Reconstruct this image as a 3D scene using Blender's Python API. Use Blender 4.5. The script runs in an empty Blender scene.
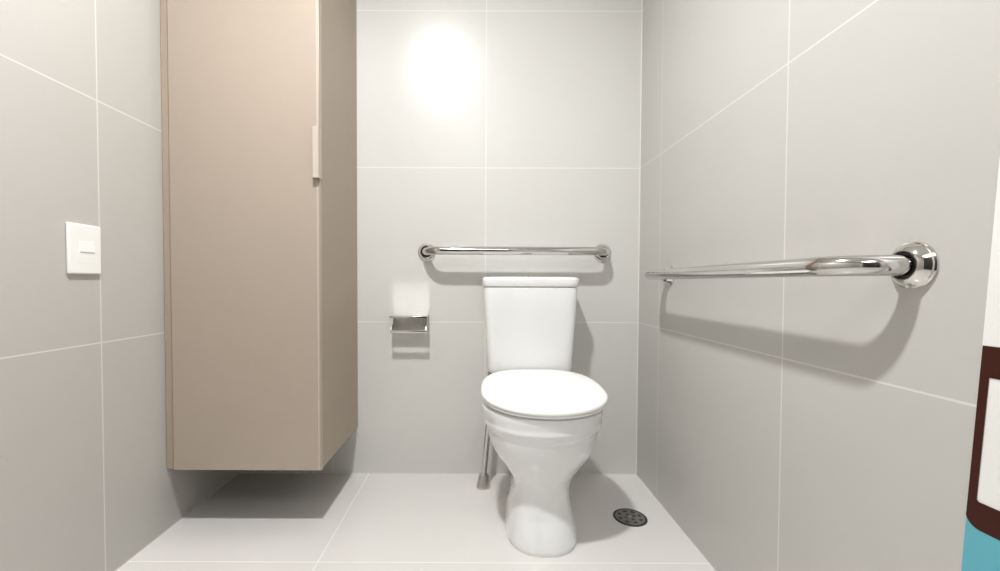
import bpy, bmesh, math
from mathutils import Vector, Matrix

PI = math.pi
scene = bpy.context.scene
COL = scene.collection
D, WR, WL = 1.660, 0.626, -0.945      # back wall, right wall, left wall
YB, H = -1.30, 2.20                   # wall behind the camera, ceiling height

# ------------------------------------------------------------------ materials
def nmat(name):
    m = bpy.data.materials.new(name); m.use_nodes = True
    nt = m.node_tree
    return m, nt, nt.nodes['Principled BSDF']

def setp(b, **k):
    for n, v in k.items():
        b.inputs[n.replace('_', ' ')].default_value = v

def plain(name, col, rough=.5, metal=0., coat=0., noise=.03, scale=8., bump=0., bscale=80., crough=.04):
    m, nt, b = nmat(name)
    setp(b, Roughness=rough, Metallic=metal)
    b.inputs['Coat Weight'].default_value = coat
    b.inputs['Coat Roughness'].default_value = crough
    N = nt.nodes; L = nt.links
    tc = N.new('ShaderNodeTexCoord')
    nz = N.new('ShaderNodeTexNoise'); nz.inputs['Scale'].default_value = scale
    L.new(tc.outputs['Object'], nz.inputs['Vector'])
    mx = N.new('ShaderNodeMix'); mx.data_type = 'RGBA'
    mx.inputs['A'].default_value = tuple(c * (1 - noise) for c in col) + (1,)
    mx.inputs['B'].default_value = tuple(min(1, c * (1 + noise)) for c in col) + (1,)
    L.new(nz.outputs['Fac'], mx.inputs['Factor'])
    L.new(mx.outputs['Result'], b.inputs['Base Color'])
    if bump:
        n2 = N.new('ShaderNodeTexNoise'); n2.inputs['Scale'].default_value = bscale
        L.new(tc.outputs['Object'], n2.inputs['Vector'])
        bp = N.new('ShaderNodeBump'); bp.inputs['Strength'].default_value = bump
        bp.inputs['Distance'].default_value = .002
        L.new(n2.outputs['Fac'], bp.inputs['Height']); L.new(bp.outputs['Normal'], b.inputs['Normal'])
    return m

def tile_mat(name, col, grout, ax1, o1, ax2, o2, T=.6, T1=None, w=.0032, rough=.3, spec=.34):
    """large-format porcelain tiles: world position, one grid line through o1 on axis ax1, o2 on axis ax2"""
    m, nt, b = nmat(name); N = nt.nodes; L = nt.links
    g = N.new('ShaderNodeNewGeometry'); sp = N.new('ShaderNodeSeparateXYZ')
    L.new(g.outputs['Position'], sp.inputs[0])
    def M(op, a, c=None):
        n = N.new('ShaderNodeMath'); n.operation = op
        for i, v in enumerate((a, c)):
            if v is None: continue
            if isinstance(v, (int, float)): n.inputs[i].default_value = v
            else: L.new(v, n.inputs[i])
        return n.outputs[0]
    def grid(ax, o, T=T):
        v = M('DIVIDE', M('SUBTRACT', sp.outputs[ax], o), T)
        fr = M('SUBTRACT', v, M('FLOOR', M('ADD', v, .5)))
        return M('MULTIPLY', M('ABSOLUTE', fr), T), M('FLOOR', v)
    d1, c1 = grid(ax1, o1, T1 or T); d2, c2 = grid(ax2, o2)
    dm = M('MINIMUM', d1, d2)
    mr = N.new('ShaderNodeMapRange'); mr.interpolation_type = 'SMOOTHSTEP'
    L.new(dm, mr.inputs['Value'])
    mr.inputs['From Min'].default_value = w * .25; mr.inputs['From Max'].default_value = w * .85
    mr.inputs['To Min'].default_value = 1.; mr.inputs['To Max'].default_value = 0.
    # per-tile tint
    cv = N.new('ShaderNodeCombineXYZ'); L.new(c1, cv.inputs[0]); L.new(c2, cv.inputs[1])
    wn = N.new('ShaderNodeTexWhiteNoise'); L.new(cv.outputs[0], wn.inputs['Vector'])
    nz = N.new('ShaderNodeTexNoise'); nz.inputs['Scale'].default_value = 2.6; nz.inputs['Detail'].default_value = 3
    L.new(g.outputs['Position'], nz.inputs['Vector'])
    f = M('ADD', M('MULTIPLY', wn.outputs['Value'], .25), M('MULTIPLY', nz.outputs['Fac'], .75))
    mx = N.new('ShaderNodeMix'); mx.data_type = 'RGBA'
    mx.inputs['A'].default_value = (col[0] * .975, col[1] * .97, col[2] * .965, 1)
    mx.inputs['B'].default_value = (min(1, col[0] * 1.02), min(1, col[1] * 1.025), min(1, col[2] * 1.03), 1)
    L.new(f, mx.inputs['Factor'])
    m2 = N.new('ShaderNodeMix'); m2.data_type = 'RGBA'
    L.new(mr.outputs[0], m2.inputs['Factor']); L.new(mx.outputs['Result'], m2.inputs['A'])
    m2.inputs['B'].default_value = grout + (1,)
    L.new(m2.outputs['Result'], b.inputs['Base Color'])
    rr = N.new('ShaderNodeMapRange'); L.new(mr.outputs[0], rr.inputs['Value'])
    rr.inputs['To Min'].default_value = rough; rr.inputs['To Max'].default_value = .7
    L.new(rr.outputs[0], b.inputs['Roughness'])
    b.inputs['Specular IOR Level'].default_value = spec
    return m

WALLC = (.565, .556, .536); GR = (.70, .69, .672)  # side walls: tile colour darkened to hold back their light
M_back = tile_mat('back_wall_tiles_lit', (.675, .672, .655), (.755, .75, .732), 'X', WR, 'Z', .602, rough=.27)  # same tile as the sides, lightened: stronger light put into the colour
M_right = tile_mat('right_wall_tiles_dimmed', WALLC, GR, 'Y', 1.4715, 'Z', .602, w=.003, rough=.34)
M_left = tile_mat('left_wall_tiles_dimmed', (.545, .532, .508), GR, 'Y', 1.0606, 'Z', .602, w=.003, rough=.34)  # same tile, darkened further to dim this brightly lit wall
M_floor = tile_mat('floor_tiles', (.715, .702, .686), (.775, .767, .752), 'X', -.4317, 'Y', 1.128, T1=1.2, rough=.22)
M_ceil = plain('white_ceiling_paint', (.82, .82, .81), .8)
M_taupe = plain('taupe_laminate', (.445, .380, .322), .4, coat=.8, crough=.34, noise=.02, scale=20, bump=.05, bscale=400)
M_taupe_d = plain('taupe_carcass', (.43, .365, .30), .5, noise=.02, scale=20)
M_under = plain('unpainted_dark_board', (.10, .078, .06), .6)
M_edge = plain('light_edge_band', (.56, .50, .445), .4)
M_ceramic = plain('white_ceramic', (.80, .805, .805), .12, coat=.6, noise=.004)
M_lid = plain('white_seat_plastic', (.93, .93, .925), .22, noise=.003)
M_chrome = plain('polished_steel', (.66, .65, .635), .1, 1., noise=.02)
M_brushed = plain('brushed_steel', (.66, .65, .62), .28, 1., noise=.05, scale=60)
M_cover = plain('mirror_steel', (.86, .86, .83), .2, 1., noise=.01)
M_mirror = plain('bright_steel', (.74, .73, .705), .09, 1., noise=.01)
M_drain_shade = plain('painted_drain_shade', (.03, .03, .03), .6)
M_gap_shade = plain('painted_gap_shade', (.09, .088, .085), .4, .6)
M_drain = plain('weathered_steel', (.30, .288, .28), .5, .55, noise=.2, scale=90)
M_drainrim = plain('weathered_dark_rim', (.10, .098, .095), .5, .5, noise=.2, scale=90)
M_plastic = plain('white_plastic', (.86, .86, .84), .3, noise=.004)
M_rubber = plain('grey_rubber', (.33, .31, .29), .45, .4)
M_pwhite = plain('poster_white', (.80, .80, .785), .45)
M_pbrown = plain('poster_brown', (.066, .014, .006), .45)
M_pblue = plain('poster_blue', (.16, .46, .54), .45)
M_added_door = plain('added_dark_door', (.05, .043, .038), .5)

# ------------------------------------------------------------------ helpers
def obj(name, bm, mat, parent=None, smooth=35, bevel=0, seg=2):
    me = bpy.data.meshes.new(name)
    bmesh.ops.recalc_face_normals(bm, faces=bm.faces)
    bm.to_mesh(me); bm.free()
    me.materials.append(mat)
    if smooth:
        for p in me.polygons: p.use_smooth = True
        me.set_sharp_from_angle(angle=math.radians(smooth))
    o = bpy.data.objects.new(name, me); COL.objects.link(o)
    if bevel:
        b = o.modifiers.new('bevel', 'BEVEL'); b.width = bevel; b.segments = seg
        b.limit_method = 'ANGLE'; b.angle_limit = math.radians(40); b.harden_normals = False
    if parent is not None:
        o.parent = parent; o.location = -parent.location
    return o

def thing(name, label, cat, loc, group=None):
    o = bpy.data.objects.new(name, None); COL.objects.link(o); o.location = loc
    o.empty_display_size = .05
    o['label'] = label; o['category'] = cat
    if group: o['group'] = group
    return o

def tag(o, label, cat, group=None):
    o['label'] = label; o['category'] = cat
    if group: o['group'] = group
    return o

def box(bm, x0, x1, y0, y1, z0, z1):
    v = [bm.verts.new((x, y, z)) for z in (z0, z1) for y in (y0, y1) for x in (x0, x1)]
    for f in ((0, 1, 3, 2), (4, 6, 7, 5), (0, 4, 5, 1), (2, 3, 7, 6), (0, 2, 6, 4), (1, 5, 7, 3)):
        bm.faces.new([v[i] for i in f])

def loft(bm, rings, cap=True):
    vs = [[bm.verts.new(p) for p in r] for r in rings]
    n = len(vs[0])
    for a, b in zip(vs, vs[1:]):
        for i in range(n):
            bm.faces.new((a[i], a[(i + 1) % n], b[(i + 1) % n], b[i]))
    if cap:
        bm.faces.new(vs[0][::-1]); bm.faces.new(vs[-1])

def frame(d):
    d = d.normalized(); u = d.cross(Vector((0, 0, 1)))
    if u.length < 1e-3: u = d.cross(Vector((1, 0, 0)))
    u.normalize(); return u, d.cross(u).normalized()

def tube(bm, pts, r, n=32):
    pts = [Vector(p) for p in pts]; rings = []
    u = None
    for i, p in enumerate(pts):
        t = (pts[min(i + 1, len(pts) - 1)] - pts[max(i - 1, 0)]).normalized()
        if u is None: u, v = frame(t)
        else:
            u = (u - t * u.dot(t)).normalized(); v = t.cross(u)
        rr = r[i] if isinstance(r, (list, tuple)) else r
        rings.append([p + (u * math.cos(2 * PI * k / n) + v * math.sin(2 * PI * k / n)) * rr for k in range(n)])
    loft(bm, rings)

def lathe(bm, origin, axis, prof, n=48):
    """prof: list of (distance along axis, radius)"""
    o = Vector(origin); a = Vector(axis).normalized(); u, v = frame(a)
    rings = [[o + a * h + (u * math.cos(2 * PI * k / n) + v * math.sin(2 * PI * k / n)) * r for k in range(n)] for h, r in prof]
    loft(bm, rings)

def new(): return bmesh.new()
def struct(name, bm, m, parent=None, **k):
    o = obj(name, bm, m, parent, **k)
    if parent is None: o['kind'] = 'structure'
    return o

# ------------------------------------------------------------------ the room
T = .12
b = new(); box(b, WL - T, WR + T, YB - T, D + T, -T, 0); struct('floor', b, M_floor, smooth=0)
b = new(); box(b, WL - T, WR + T, YB - T, D + T, H, H + T); struct('ceiling', b, M_ceil, smooth=0)
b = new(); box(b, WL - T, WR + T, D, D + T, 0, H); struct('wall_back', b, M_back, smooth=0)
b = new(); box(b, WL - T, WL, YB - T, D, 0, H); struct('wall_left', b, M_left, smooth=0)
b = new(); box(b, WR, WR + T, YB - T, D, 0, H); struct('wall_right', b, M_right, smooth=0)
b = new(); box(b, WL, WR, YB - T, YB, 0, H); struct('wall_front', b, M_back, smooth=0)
b = new(); box(b, -.70, .34, YB + .001, YB + .03, .002, 2.08); dr = struct('added_door_1', b, M_added_door, bevel=.003)  # unseen door, added dark so the chrome reflects dark bands
b = new(); tube(b, [(.14, YB + .03, 1.0), (.14, YB + .075, 1.0), (.135, YB + .08, 1.0), (.03, YB + .08, 1.0)], .01, 16); obj('added_door_handle', b, M_brushed, dr)

# white sealant bead down the right-hand corner and along the right floor joint
b = new()
rr = .0022
tube(b, [(WR - .0008, D - .0008, .003), (WR - .0008, D - .0008, H - .002)], rr, 8); struct('trim_1', b, M_pwhite)

# ------------------------------------------------------------------ tall cabinet
CX0, CX1, CY0, CZ0, CZ1 = WL + .001, -.474, 1.268, .188, 2.12
cab = thing('wall_cabinet', 'tall taupe laminate cabinet hung in the left corner above the floor', 'cabinet', ((CX0 + CX1) / 2, D - .2, CZ0))
t = .018
b = new(); box(b, CX1 - t, CX1, CY0 + .019, D - .001, CZ0, CZ1); obj('side_panel', b, M_taupe_d, cab, bevel=.0008)
b = new(); box(b, CX0 + .022, CX0 + .022 + t, CY0 + .019, D - .001, CZ0, CZ1); obj('side_panel', b, M_taupe_d, cab, bevel=.0008)
b = new(); box(b, CX0 + .022 + t, CX1 - t, CY0 + .019, D - .012, CZ0, CZ0 + t); obj('bottom_panel', b, M_under, cab)
b = new(); box(b, CX0 + .022 + t, CX1 - t, CY0 + .019, D - .012, CZ1 - t, CZ1); obj('top_panel', b, M_taupe_d, cab)
b = new(); box(b, CX0 + .022 + t, CX1 - t, D - .012, D - .001, CZ0, CZ1); obj('back_panel', b, M_taupe_d, cab)
b = new(); box(b, CX0, CX0 + .0205, CY0 + .006, CY0 + .05, CZ0, CZ1); obj('filler_strip', b, M_taupe_d, cab, bevel=.0008)
b = new(); box(b, CX0 + .0245, CX1 + .0002, CY0, CY0 + .0175, CZ0 - .001, CZ1); door = obj('door', b, M_taupe, cab, bevel=.0012)
# handle: folded edge pull wrapped round the free edge of the door
hz0, hz1 = 1.062, 1.212
b = new()
prof = [(-.0155, -.0015), (-.0155, -.0135), (-.0135, -.0165), (.0000, -.0165), (.0026, -.0145), (.0026, .012),
        (.0008, .012), (.0008, -.0135), (-.001, -.0147), (-.013, -.0147), (-.0138, -.013), (-.0138, -.0015)]
rings = [[(CX1 + x, CY0 + y, z) for x, y in prof] for z in (hz0, hz1)]
loft(b, rings)
hd = obj('handle', b, M_edge, cab, smooth=30)
hd.parent = door; hd.location = (0, 0, 0); hd['label'] = 'pale metal edge pull'
b = new(); box(b, CX1 - .0075, CX1 - .0035, CY0 - .0009, CY0 + .002, CZ0, hz0 - .001); box(b, CX1 - .0075, CX1 - .0035, CY0 - .0009, CY0 + .002, hz1 + .001, CZ1)
eb = obj('edge_band', b, M_edge, cab); eb.parent = door; eb.location = (0, 0, 0)

# ------------------------------------------------------------------ grab bars
def grab_bar(P0, P1, out, so, rb, label, r=.0155):
    P0, P1, out = Vector(P0), Vector(P1), Vector(out)
    ax = (P1 - P0).normalized()
    g = thing('grab_bar', label, 'grab bar', (P0 + P1) / 2)
    def arc(c, a, bdir):            # quarter arc about c from direction a to direction bdir
        return [c + a * math.cos(q) * rb + bdir * math.sin(q) * rb for q in [k * PI / 24 for k in range(13)]]
    pts = [P0 + out * .004, P0 + out * (so - rb) * .5]
    pts += arc(P0 + ax * rb + out * (so - rb), -ax, out)
    m = [P0.lerp(P1, f) + out * so for f in (.3, .5, .7)]
    pts += m
    pts += arc(P1 - ax * rb + out * (so - rb), out, ax)
    pts += [P1 + out * (so - rb) * .5, P1 + out * .004]
    b = new(); tube(b, pts, r, 40); obj('bar', b, M_chrome, g, smooth=60)
    for P in (P0, P1):
        b = new()
        lathe(b, P, out, [(0, .0342), (.003, .0345), (.0052, .0332), (.006, .0315), (.0125, .0272), (.0158, .0240),
                          (.0172, .0220), (.0170, .0204), (.0155, .0195), (.010, .0190), (.008, .0156)])
        fl = obj('flange', b, M_mirror, g, smooth=28)
        b = new(); lathe(b, P + out * .0115, out, [(-.003, .0157), (.0, .0185), (.0005, .0185), (.001, .0158)], 40)  # dark ring painting in the shade between tube and flange
        o = obj('gap_shade_ring', b, M_gap_shade, g); o.parent = fl; o.location = (0, 0, 0)
        b = new(); lathe(b, P + out * .009 + Vector((0, 0, -.0295)) + ax * .004, out + Vector((0, 0, -.3)), [(0, .0028), (.0032, .0028), (.0042, .0018)], 16)
        o = obj('screw', b, M_brushed, g); o.parent = fl; o.location = (0, 0, 0)
    return g

grab_bar((-.202, D, .8745), (.481, D, .8745), (0, -1, 0), .084, .062, 'shorter polished steel grab bar on the back wall above the toilet tank')
grab_bar((WR, 1.392, .782), (WR, .612, .782), (-1, 0, 0), .089, .072, 'longer polished steel grab bar along the right wall')

# ------------------------------------------------------------------ toilet
TX = .190
def smooth_interp(keys, z):
    """Catmull-Rom through rows (z, a, b, ...)"""
    if z <= keys[0][0]: return keys[0][1:]
    if z >= keys[-1][0]: return keys[-1][1:]
    for i in range(len(keys) - 1):
        if keys[i][0] <= z <= keys[i + 1][0]: break
    k0, k1, k2, k3 = keys[max(i - 1, 0)], keys[i], keys[i + 1], keys[min(i + 2, len(keys) - 1)]
    h = k2[0] - k1[0]; u = (z - k1[0]) / h; out = []
    for j in range(1, len(k1)):
        m1 = (k2[j] - k0[j]) / max(k2[0] - k0[0], 1e-6) * h
        m2 = (k3[j] - k1[j]) / max(k3[0] - k1[0], 1e-6) * h
        out.append((2*u**3-3*u*u+1)*k1[j] + (u**3-2*u*u+u)*m1 + (-2*u**3+3*u*u)*k2[j] + (u**3-u*u)*m2)
    return out

def egg(cx, hw, yf, yc, yb, nf, nb, z, N=112, mod=None):
    pts = []
    for k in range(N):
        a = 2 * PI * k / N; c, s = math.cos(a), math.sin(a)
        n = nf if s < 0 else nb
        L = (yc - yf) if s < 0 else (yb - yc)
        dx = math.copysign(abs(c) ** (2 / n), c) * hw; dy = math.copysign(abs(s) ** (2 / n), s) * L
        if mod:
            q = 1 + mod(a) / max(hw, .01); dx *= q; dy *= q
        pts.append((cx + dx, yc + dy, z))
    return pts

toi = thing('toilet', 'white ceramic toilet with closed lid against the back wall', 'toilet', (TX, 1.35, 0))
#        z     hw    yf     yc    yb    nf   nb
KB = [(0.000, .101, 1.149, 1.262, 1.52, 2.25, 3.2),
      (0.012, .1035, 1.147, 1.262, 1.52, 2.25, 3.2),
      (0.040, .099, 1.156, 1.262, 1.52, 2.25, 3.0),
      (0.090, .088, 1.176, 1.262, 1.50, 2.25, 2.8),
      (0.135, .082, 1.182, 1.262, 1.48, 2.2, 2.6),
      (0.175, .085, 1.176, 1.262, 1.46, 2.2, 2.5),
      (0.210, .104, 1.157, 1.262, 1.46, 2.15, 2.4),
      (0.250, .134, 1.135, 1.262, 1.47, 2.1, 2.35),
      (0.290, .154, 1.119, 1.262, 1.48, 2.08, 2.3),
      (0.335, .1665, 1.108, 1.262, 1.49, 2.05, 2.3),
      (0.380, .1765, 1.100, 1.262, 1.50, 2.05, 2.3),
      (0.394, .1765, 1.100, 1.262, 1.50, 2.05, 2.3)]
rings = []
NZ = 110
for i in range(NZ + 1):
    z = .394 * i / NZ
    hw, yf, yc, yb, nf, nb = smooth_interp(KB, z)
    def mod(a, z=z):
        s = math.sin(a); fr = max(0, -s)
        z1 = .330 + .012 * (1 - fr)           # main step runs round the bowl
        z2 = .352 - .004 * (1 - fr)
        def st(zz, w): return 1 / (1 + math.exp(-(z - zz) / w))
        w_ = .2 + .8 * min(1, max(0, -s + .45))
        return w_ * .85 * (.0042 * st(z1, .0022) - .0030 * math.exp(-((z - z1 + .004) / .006) ** 2) + .0022 * math.exp(-((z - z2) / .007) ** 2) - .0020 * st(z2 + .006, .003))
    rings.append(egg(TX, hw, yf, yc, yb, nf, nb, z, mod=mod))
rings.append(egg(TX, .170, 1.106, 1.262, 1.495, 2.05, 2.3, .3965))
rings.append(egg(TX, .160, 1.116, 1.262, 1.485, 2.05, 2.3, .3975))
b = new(); loft(b, rings)
# rear deck that carries the tank
rd = []
for z, hw, y0, y1 in ((.20, .05, 1.42, 1.58), (.26, .085, 1.40, 1.625), (.32, .11, 1.38, 1.64), (.40, .118, 1.40, 1.645), (.428, .118, 1.452, 1.645), (.432, .112, 1.458, 1.640)):
    rd.append(egg(TX, hw, y0, (y0 + y1) / 2, y1, 4, 5, z, N=64))
loft(b, rd)
obj('bowl', b, M_ceramic, toi, smooth=50)
# floor bolt cap on the left side of the foot
b = new(); lathe(b, (TX - .085, 1.40, .052), (-1, 0, .25), [(-.004, .007), (.004, .0068), (.007, .0045), (.008, .0015)], 20); obj('bolt_cap', b, M_rubber, toi)['label'] = 'grey floor bolt cap'

def tilt(pts, z0, yA=1.05, yB=1.47, dz=.034):
    return [(x, y, z + dz * (y - yA) / (yB - yA)) for x, y, z in pts]
# seat ring (closed under the lid)
SEG = dict(N=112)
def seatring(hw, yf, yb, z): return tilt(egg(TX + .004, hw, yf, 1.262, yb, 2.08, 2.5, z), z, dz=.018)
b = new()
loft(b, [seatring(0.1685, 1.1015, 1.4590, 0.3982), seatring(0.1766, 1.0950, 1.4660, 0.3990), seatring(0.1786, 1.0933, 1.4680, 0.4012),
         seatring(0.1775, 1.0945, 1.4670, 0.4047), seatring(0.1726, 1.0982, 1.4620, 0.4057)])
obj('seat', b, M_lid, toi, smooth=50)
b = new()
def lidring(hw, yf, yb, z, e=0): return tilt(egg(TX + .004, hw, yf, 1.262, yb, 2.08, 2.9, z), z)
loft(b, [lidring(0.1746, 1.0950, 1.4670, 0.4060), lidring(0.1822, 1.0884, 1.4740, 0.4070), lidring(0.1852, 1.0859, 1.4770, 0.4097), lidring(0.1857, 1.0856, 1.4775, 0.4137),
         lidring(0.1845, 1.0866, 1.4760, 0.4177), lidring(0.1807, 1.0900, 1.4720, 0.4205), lidring(0.1736, 1.0957, 1.4640, 0.4222),
         lidring(0.1522, 1.1146, 1.4440, 0.4244), lidring(0.1116, 1.1498, 1.4040, 0.4264), lidring(0.0609, 1.1989, 1.3440, 0.4274), lidring(0.0152, 1.2440, 1.2840, 0.4277)])
obj('lid', b, M_lid, toi, smooth=50)
for s in (-1, 1):
    b = new(); tube(b, [(TX + s * .06, 1.468, .428), (TX + s * .095, 1.468, .428)], .011, 20); obj('hinge', b, M_lid, toi)

# tank
b = new()
def tankring(hw, y0, y1, z, n=9): return egg(TX - .0065, hw * 1.01, y0, (y0 + y1) / 2, y1, n, n, z, N=128)
loft(b, [tankring(.133, 1.505, 1.640, .4315), tankring(.143, 1.496, 1.650, .434), tankring(.1475, 1.490, 1.654, .442), tankring(.149, 1.488, 1.655, .452), tankring(.154, 1.484, 1.656, .54),
         tankring(.161, 1.480, 1.656, .66), tankring(.165, 1.478, 1.656, .7345), tankring(.1645, 1.479, 1.656, .740), tankring(.161, 1.483, 1.654, .7415)])
obj('tank', b, M_ceramic, toi, smooth=50)
b = new()
loft(b, [tankring(.162, 1.482, 1.654, .742), tankring(.1675, 1.476, 1.657, .743), tankring(.169, 1.474, 1.6575, .7465), tankring(.1695, 1.4735, 1.6575, .766),
         tankring(.1685, 1.475, 1.657, .7715), tankring(.1655, 1.479, 1.655, .775), tankring(.159, 1.487, 1.648, .7768), tankring(.12, 1.51, 1.625, .7785), tankring(.03, 1.55, 1.58, .7792)])
obj('tank_lid', b, M_ceramic, toi, smooth=50)
b = new(); lathe(b, (TX - .006, 1.566, .7775), (0, 0, 1), [(0, .024), (.004, .024), (.006, .021), (.0065, .003)], 32); obj('flush_button', b, M_chrome, toi)

# ------------------------------------------------------------------ water supply pipe
pp = thing('supply_pipe', 'slim chrome water pipe standing on the floor behind the left side of the toilet', 'pipe', (.020, 1.555, 0))
b = new(); tube(b, [(.021, 1.555, .03), (.0235, 1.555, .07), (.040, 1.560, .26), (.0455, 1.563, .36), (.0495, 1.565, .395)], .0105, 24); obj('tube', b, M_chrome, pp)
b = new(); lathe(b, (.018, 1.553, .0), (.0045, 0, .05), [(.0005, .024), (.006, .0245), (.010, .0235), (.045, .0185), (.050, .0175), (.053, .012)], 32); obj('floor_collar', b, M_brushed, pp)
b = new(); lathe(b, (.0495, 1.565, .392), (0, 0, 1), [(0, .012), (.002, .0145), (.030, .0145), (.033, .013), (.0383, .011)], 12); obj('coupling_nut', b, M_rubber, pp)

# ------------------------------------------------------------------ toilet paper holder (empty)
HX0, HX1, HD = -.333, -.193, .084
ph = thing('paper_holder', 'small empty steel toilet paper holder with a flat cover on the back wall', 'paper holder', ((HX0 + HX1) / 2, D, .59))
b = new(); box(b, HX0 + .006, HX1 - .006, D - .0025, D, .561, .631); obj('back_plate', b, M_brushed, ph, bevel=.0005)
b = new(); box(b, HX0, HX1, D - HD, D - .0026, .6285, .6305); obj('cover', b, M_cover, ph, bevel=.0004)
b = new(); box(b, HX0, HX1, D - HD, D - HD + .0016, .6235, .6285); obj('cover_lip', b, M_mirror, ph, bevel=.0004)
for x in (HX0 + .004, HX1 - .006):
    b = new()
    pr = [(D - .0026, .562), (D - .0026, .6283), (D - .02, .6283), (D - .040, .599), (D - .068, .589), (D - .076, .575), (D - .074, .562), (D - .03, .560)]
    loft(b, [[(x, y, z) for y, z in pr], [(x + .002, y, z) for y, z in pr]])
    obj('side_bracket', b, M_brushed, ph)
b = new(); tube(b, [(HX0 + .0015, D - .070, .5715), (HX0 + .012, D - .070, .5715), (HX0 + .013, D - .070, .5715), (HX1 - .013, D - .070, .5715), (HX1 - .012, D - .070, .5715), (HX1 - .0015, D - .070, .5715)],
            [.0078, .0078, .0070, .0070, .0082, .0082], 24); obj('roller', b, M_mirror, ph)
for x in (HX0 + .036, HX1 - .036):
    b = new(); lathe(b, (x, D - .0025, .612), (0, -1, 0), [(0, .0042), (.0012, .0042), (.0026, .0026), (.003, .0006)], 16); obj('screw', b, M_mirror, ph)

# ------------------------------------------------------------------ light switch
sw = thing('light_switch', 'white rectangular light switch on the left wall', 'light switch', (WL, 1.019, .832))
b = new(); box(b, WL + .0004, WL + .0085, .9715, 1.0565, .7725, .8905)
pl = obj('switch_plate', b, M_plastic, sw, bevel=.0035, seg=4)
b = new()
y0, y1 = .998, 1.036
pr = [(.0078, .798), (.0087, .7985), (.0086, .8235), (.0108, .8255), (.0090, .8495), (.0087, .850), (.0078, .850)]
loft(b, [[(WL + x, y, z) for x, z in pr] for y in (y0, y1)])
obj('rocker', b, M_plastic, sw, smooth=0)

# ------------------------------------------------------------------ floor drain
dn = thing('floor_drain', 'round dark perforated metal floor drain right of the toilet', 'drain', (.491, 1.352, 0))
b = new(); lathe(b, (.491, 1.352, .0003), (0, 0, 1), [(0, .0525), (.0016, .0525), (.0024, .051), (.0024, .0465), (.0014, .046)], 64); obj('rim', b, M_drainrim, dn)
b = new()
# grate: disc with cut openings, as strips between rings of slots
def slot_disc(bm, cx, cy, z0, z1):
    R = [0, .012, .019, .0285, .0385, .0455]; n = 96
    def filled(ri, k):
        if ri == 2: return False if (k % 16) < 7 else True
        if ri == 4 - 1: return True if (k % 12) >= 6 else (ri != 3)
        return True
    grid = {}
    for zi, z in enumerate((z0, z1)):
        for ri, r in enumerate(R):
            for k in range(n if ri else 1):
                a = 2 * PI * k / n
                grid[zi, ri, k] = bm.verts.new((cx + r * math.cos(a), cy + r * math.sin(a), z))
    def open_(ri, k):
        if ri == 1: return (k % 24) < 9
        if ri == 3: return (k % 12) < 6
        return False
    for ri in range(5):
        for k in range(n):
            k2 = (k + 1) % n
            if open_(ri, k): continue
            for zi in (0, 1):
                if ri == 0: bm.faces.new((grid[zi, 0, 0], grid[zi, 1, k], grid[zi, 1, k2]))
                else: bm.faces.new((grid[zi, ri, k], grid[zi, ri + 1, k], grid[zi, ri + 1, k2], grid[zi, ri, k2]))
            # walls towards openings
            if ri < 4 and open_(ri + 1, k) or ri == 4: bm.faces.new((grid[0, ri + 1, k], grid[0, ri + 1, k2], grid[1, ri + 1, k2], grid[1, ri + 1, k]))
            if ri > 0 and open_(ri - 1, k): bm.faces.new((grid[0, ri, k], grid[0, ri, k2], grid[1, ri, k2], grid[1, ri, k]))
slot_disc(b, .491, 1.352, .0010, .0026)
obj('grate', b, M_drain, dn, smooth=0)
b = new(); lathe(b, (.491, 1.352, .0003), (0, 0, 1), [(0, .0455), (.0005, .0455)], 48); obj('drain_shade_disc', b, M_drain_shade, dn)  # flat dark disc, paints the shade seen through the grate openings
b = new(); lathe(b, (.491, 1.352, .0024), (0, 0, 1), [(0, .004), (.0012, .0038), (.0016, .001)], 16); obj('centre_screw', b, M_brushed, dn)

# ------------------------------------------------------------------ printed poster at the right edge
# outline given as (y, z) on the right wall; it hangs slightly out of plumb
po = thing('wall_poster', 'white wall poster with brown rectangular outline and light blue lower part at right edge', 'poster', (WR, .36, .80))
px = WR - .0016
def edge_y(z): return .514 + (.911 - z) * .0475 - (.0015 if z > .6 else 0)
def pface(pts, x0, x1, name, mat, lab=None):
    b = new(); loft(b, [[(x0, y, z) for y, z in pts], [(x1, y, z) for y, z in pts]])
    o = obj(name, b, mat, po, smooth=0)
    if lab: o['label'] = lab
    return o
ZT, ZB, YR = 1.20, .24, .06
ZO1, ZO0 = .6795, .449      # outer edges of the brown outline
ZI1, ZI0 = .6410, .484      # inner edges
pface([(edge_y(ZT), ZT), (edge_y(.46), .46), (YR, .46), (YR, ZT)], WR - .0003, px, 'paper', M_pwhite)
blue = [(edge_y(.47) + .0, .47)] + [(edge_y(ZB), ZB), (YR, ZB), (YR, .47)]
pface(blue, WR - .0004, px - .0004, 'blue_field', M_pblue, 'light blue lower part')
# brown band with a rounded lower outer corner
def arc(cy, cz, r, a0, a1, n=8): return [(cy + r * math.cos(math.radians(a0 + (a1 - a0) * i / n)), cz + r * math.sin(math.radians(a0 + (a1 - a0) * i / n))) for i in range(n + 1)]
b = new()
bw = .0095
rc = .016
ob = [(edge_y(ZO1), ZO1), (edge_y(ZO0 + rc), ZO0 + rc)] + arc(edge_y(ZO0) - rc, ZO0 + rc, rc, 0, -90)[1:] + [(YR, ZO0)]
ib = [(edge_y(ZI1) - bw, ZI1), (edge_y(ZI0 + .005) - bw, ZI0 + .005)] + arc(edge_y(ZI0) - bw - .004, ZI0 + .004, .004, 0, -90)[1:] + [(YR, ZI0)]
def strip(x):
    return [b.verts.new((x, y, z)) for y, z in ob], [b.verts.new((x, y, z)) for y, z in ib]
o1, i1 = strip(px - .0008); 
for k in range(len(o1) - 1): b.faces.new((o1[k], o1[k + 1], i1[k + 1], i1[k]))
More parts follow.
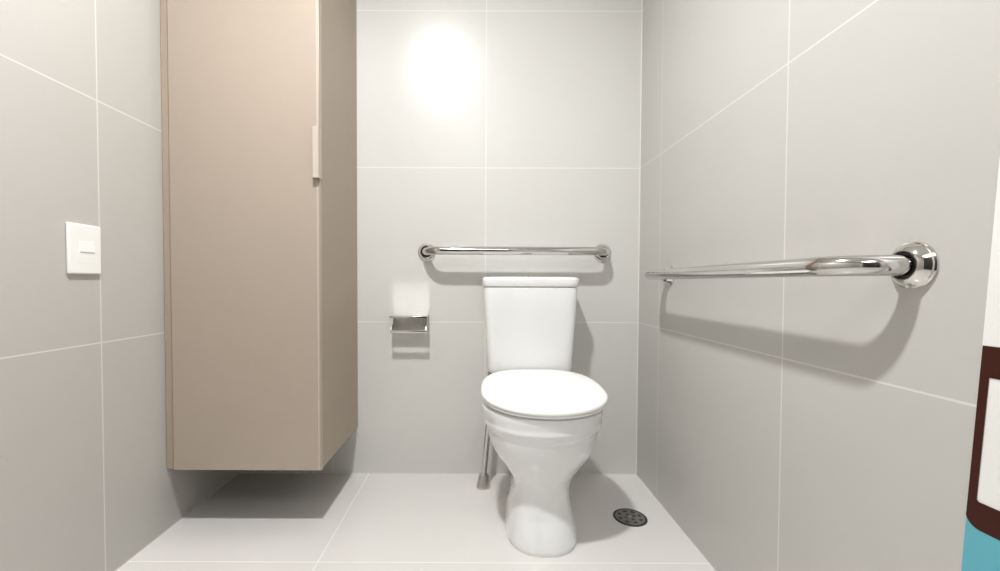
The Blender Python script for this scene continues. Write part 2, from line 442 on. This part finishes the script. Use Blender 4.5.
tv = [b.verts.new((px - .0008, YR, ZO1)), b.verts.new((px - .0008, YR, ZI1))]
b.faces.new((o1[0], i1[0], tv[1], tv[0]))
obj('brown_outline', b, M_pbrown, po, smooth=0)['label'] = 'dark brown rectangular outline'

# ------------------------------------------------------------------ light
LX, LY = -.235, .51
def lamp(name, kind, loc, energy, **k):
    l = bpy.data.lights.new(name, kind); l.energy = energy
    for a, v in k.items(): setattr(l, a, v)
    o = bpy.data.objects.new(name, l); COL.objects.link(o); o.location = loc
    return o
cl = thing('ceiling_light', 'round white recessed ceiling light', 'ceiling light', (LX, LY, H))
b = new(); lathe(b, (LX, LY, H - .0005), (0, 0, -1), [(0, .085), (.006, .085), (.008, .08), (.008, .062), (.002, .060)], 48); obj('trim_ring', b, M_plastic, cl)
lamp('downlight', 'AREA', (LX, LY, H - .02), 26, shape='DISK', size=.09, color=(1, 1, 1))
lamp('added_back_fill', 'AREA', (0, -.85, H - .03), 9, shape='RECTANGLE', size=.6, size_y=.5, color=(1, .99, .975))  # unseen fill lamp added behind the camera to lift the back wall

w = bpy.data.worlds.new('world'); scene.world = w; w.use_nodes = True
w.node_tree.nodes['Background'].inputs['Color'].default_value = (.8, .8, .8, 1)
w.node_tree.nodes['Background'].inputs['Strength'].default_value = .3

# ------------------------------------------------------------------ camera
F, PX, PY = 424.55, 478.67, 293.56
pitch, roll = .0244, -.0036
cp, sp = math.cos(pitch), math.sin(pitch); cr, sr = math.cos(roll), math.sin(roll)
right0 = Vector((1, 0, 0)); fwd = Vector((0, cp, -sp)); up0 = Vector((0, sp, cp))
right = right0 * cr - up0 * sr; up = right0 * sr + up0 * cr
cam = bpy.data.cameras.new('camera'); co = bpy.data.objects.new('camera', cam); COL.objects.link(co)
m = Matrix((right, up, -fwd)).transposed().to_4x4(); m.translation = (0, 0, .7542); co.matrix_world = m
cam.sensor_width = 36; cam.sensor_fit = 'HORIZONTAL'; cam.lens = F * 36 / 1000
cam.shift_x = (500 - PX) / 1000; cam.shift_y = (PY - 285.5) / 1000
cam.clip_start = .02
scene.camera = co

scene.view_settings.view_transform = 'Standard'
scene.view_settings.look = 'None'
scene.view_settings.exposure = 0.19
scene.view_settings.gamma = 0.82
scene.cycles.use_denoising = True
scene.cycles.max_bounces = 12
scene.cycles.diffuse_bounces = 8
scene.cycles.caustics_reflective = True
scene.cycles.sample_clamp_indirect = 0
scene.cycles.blur_glossy = 0.0
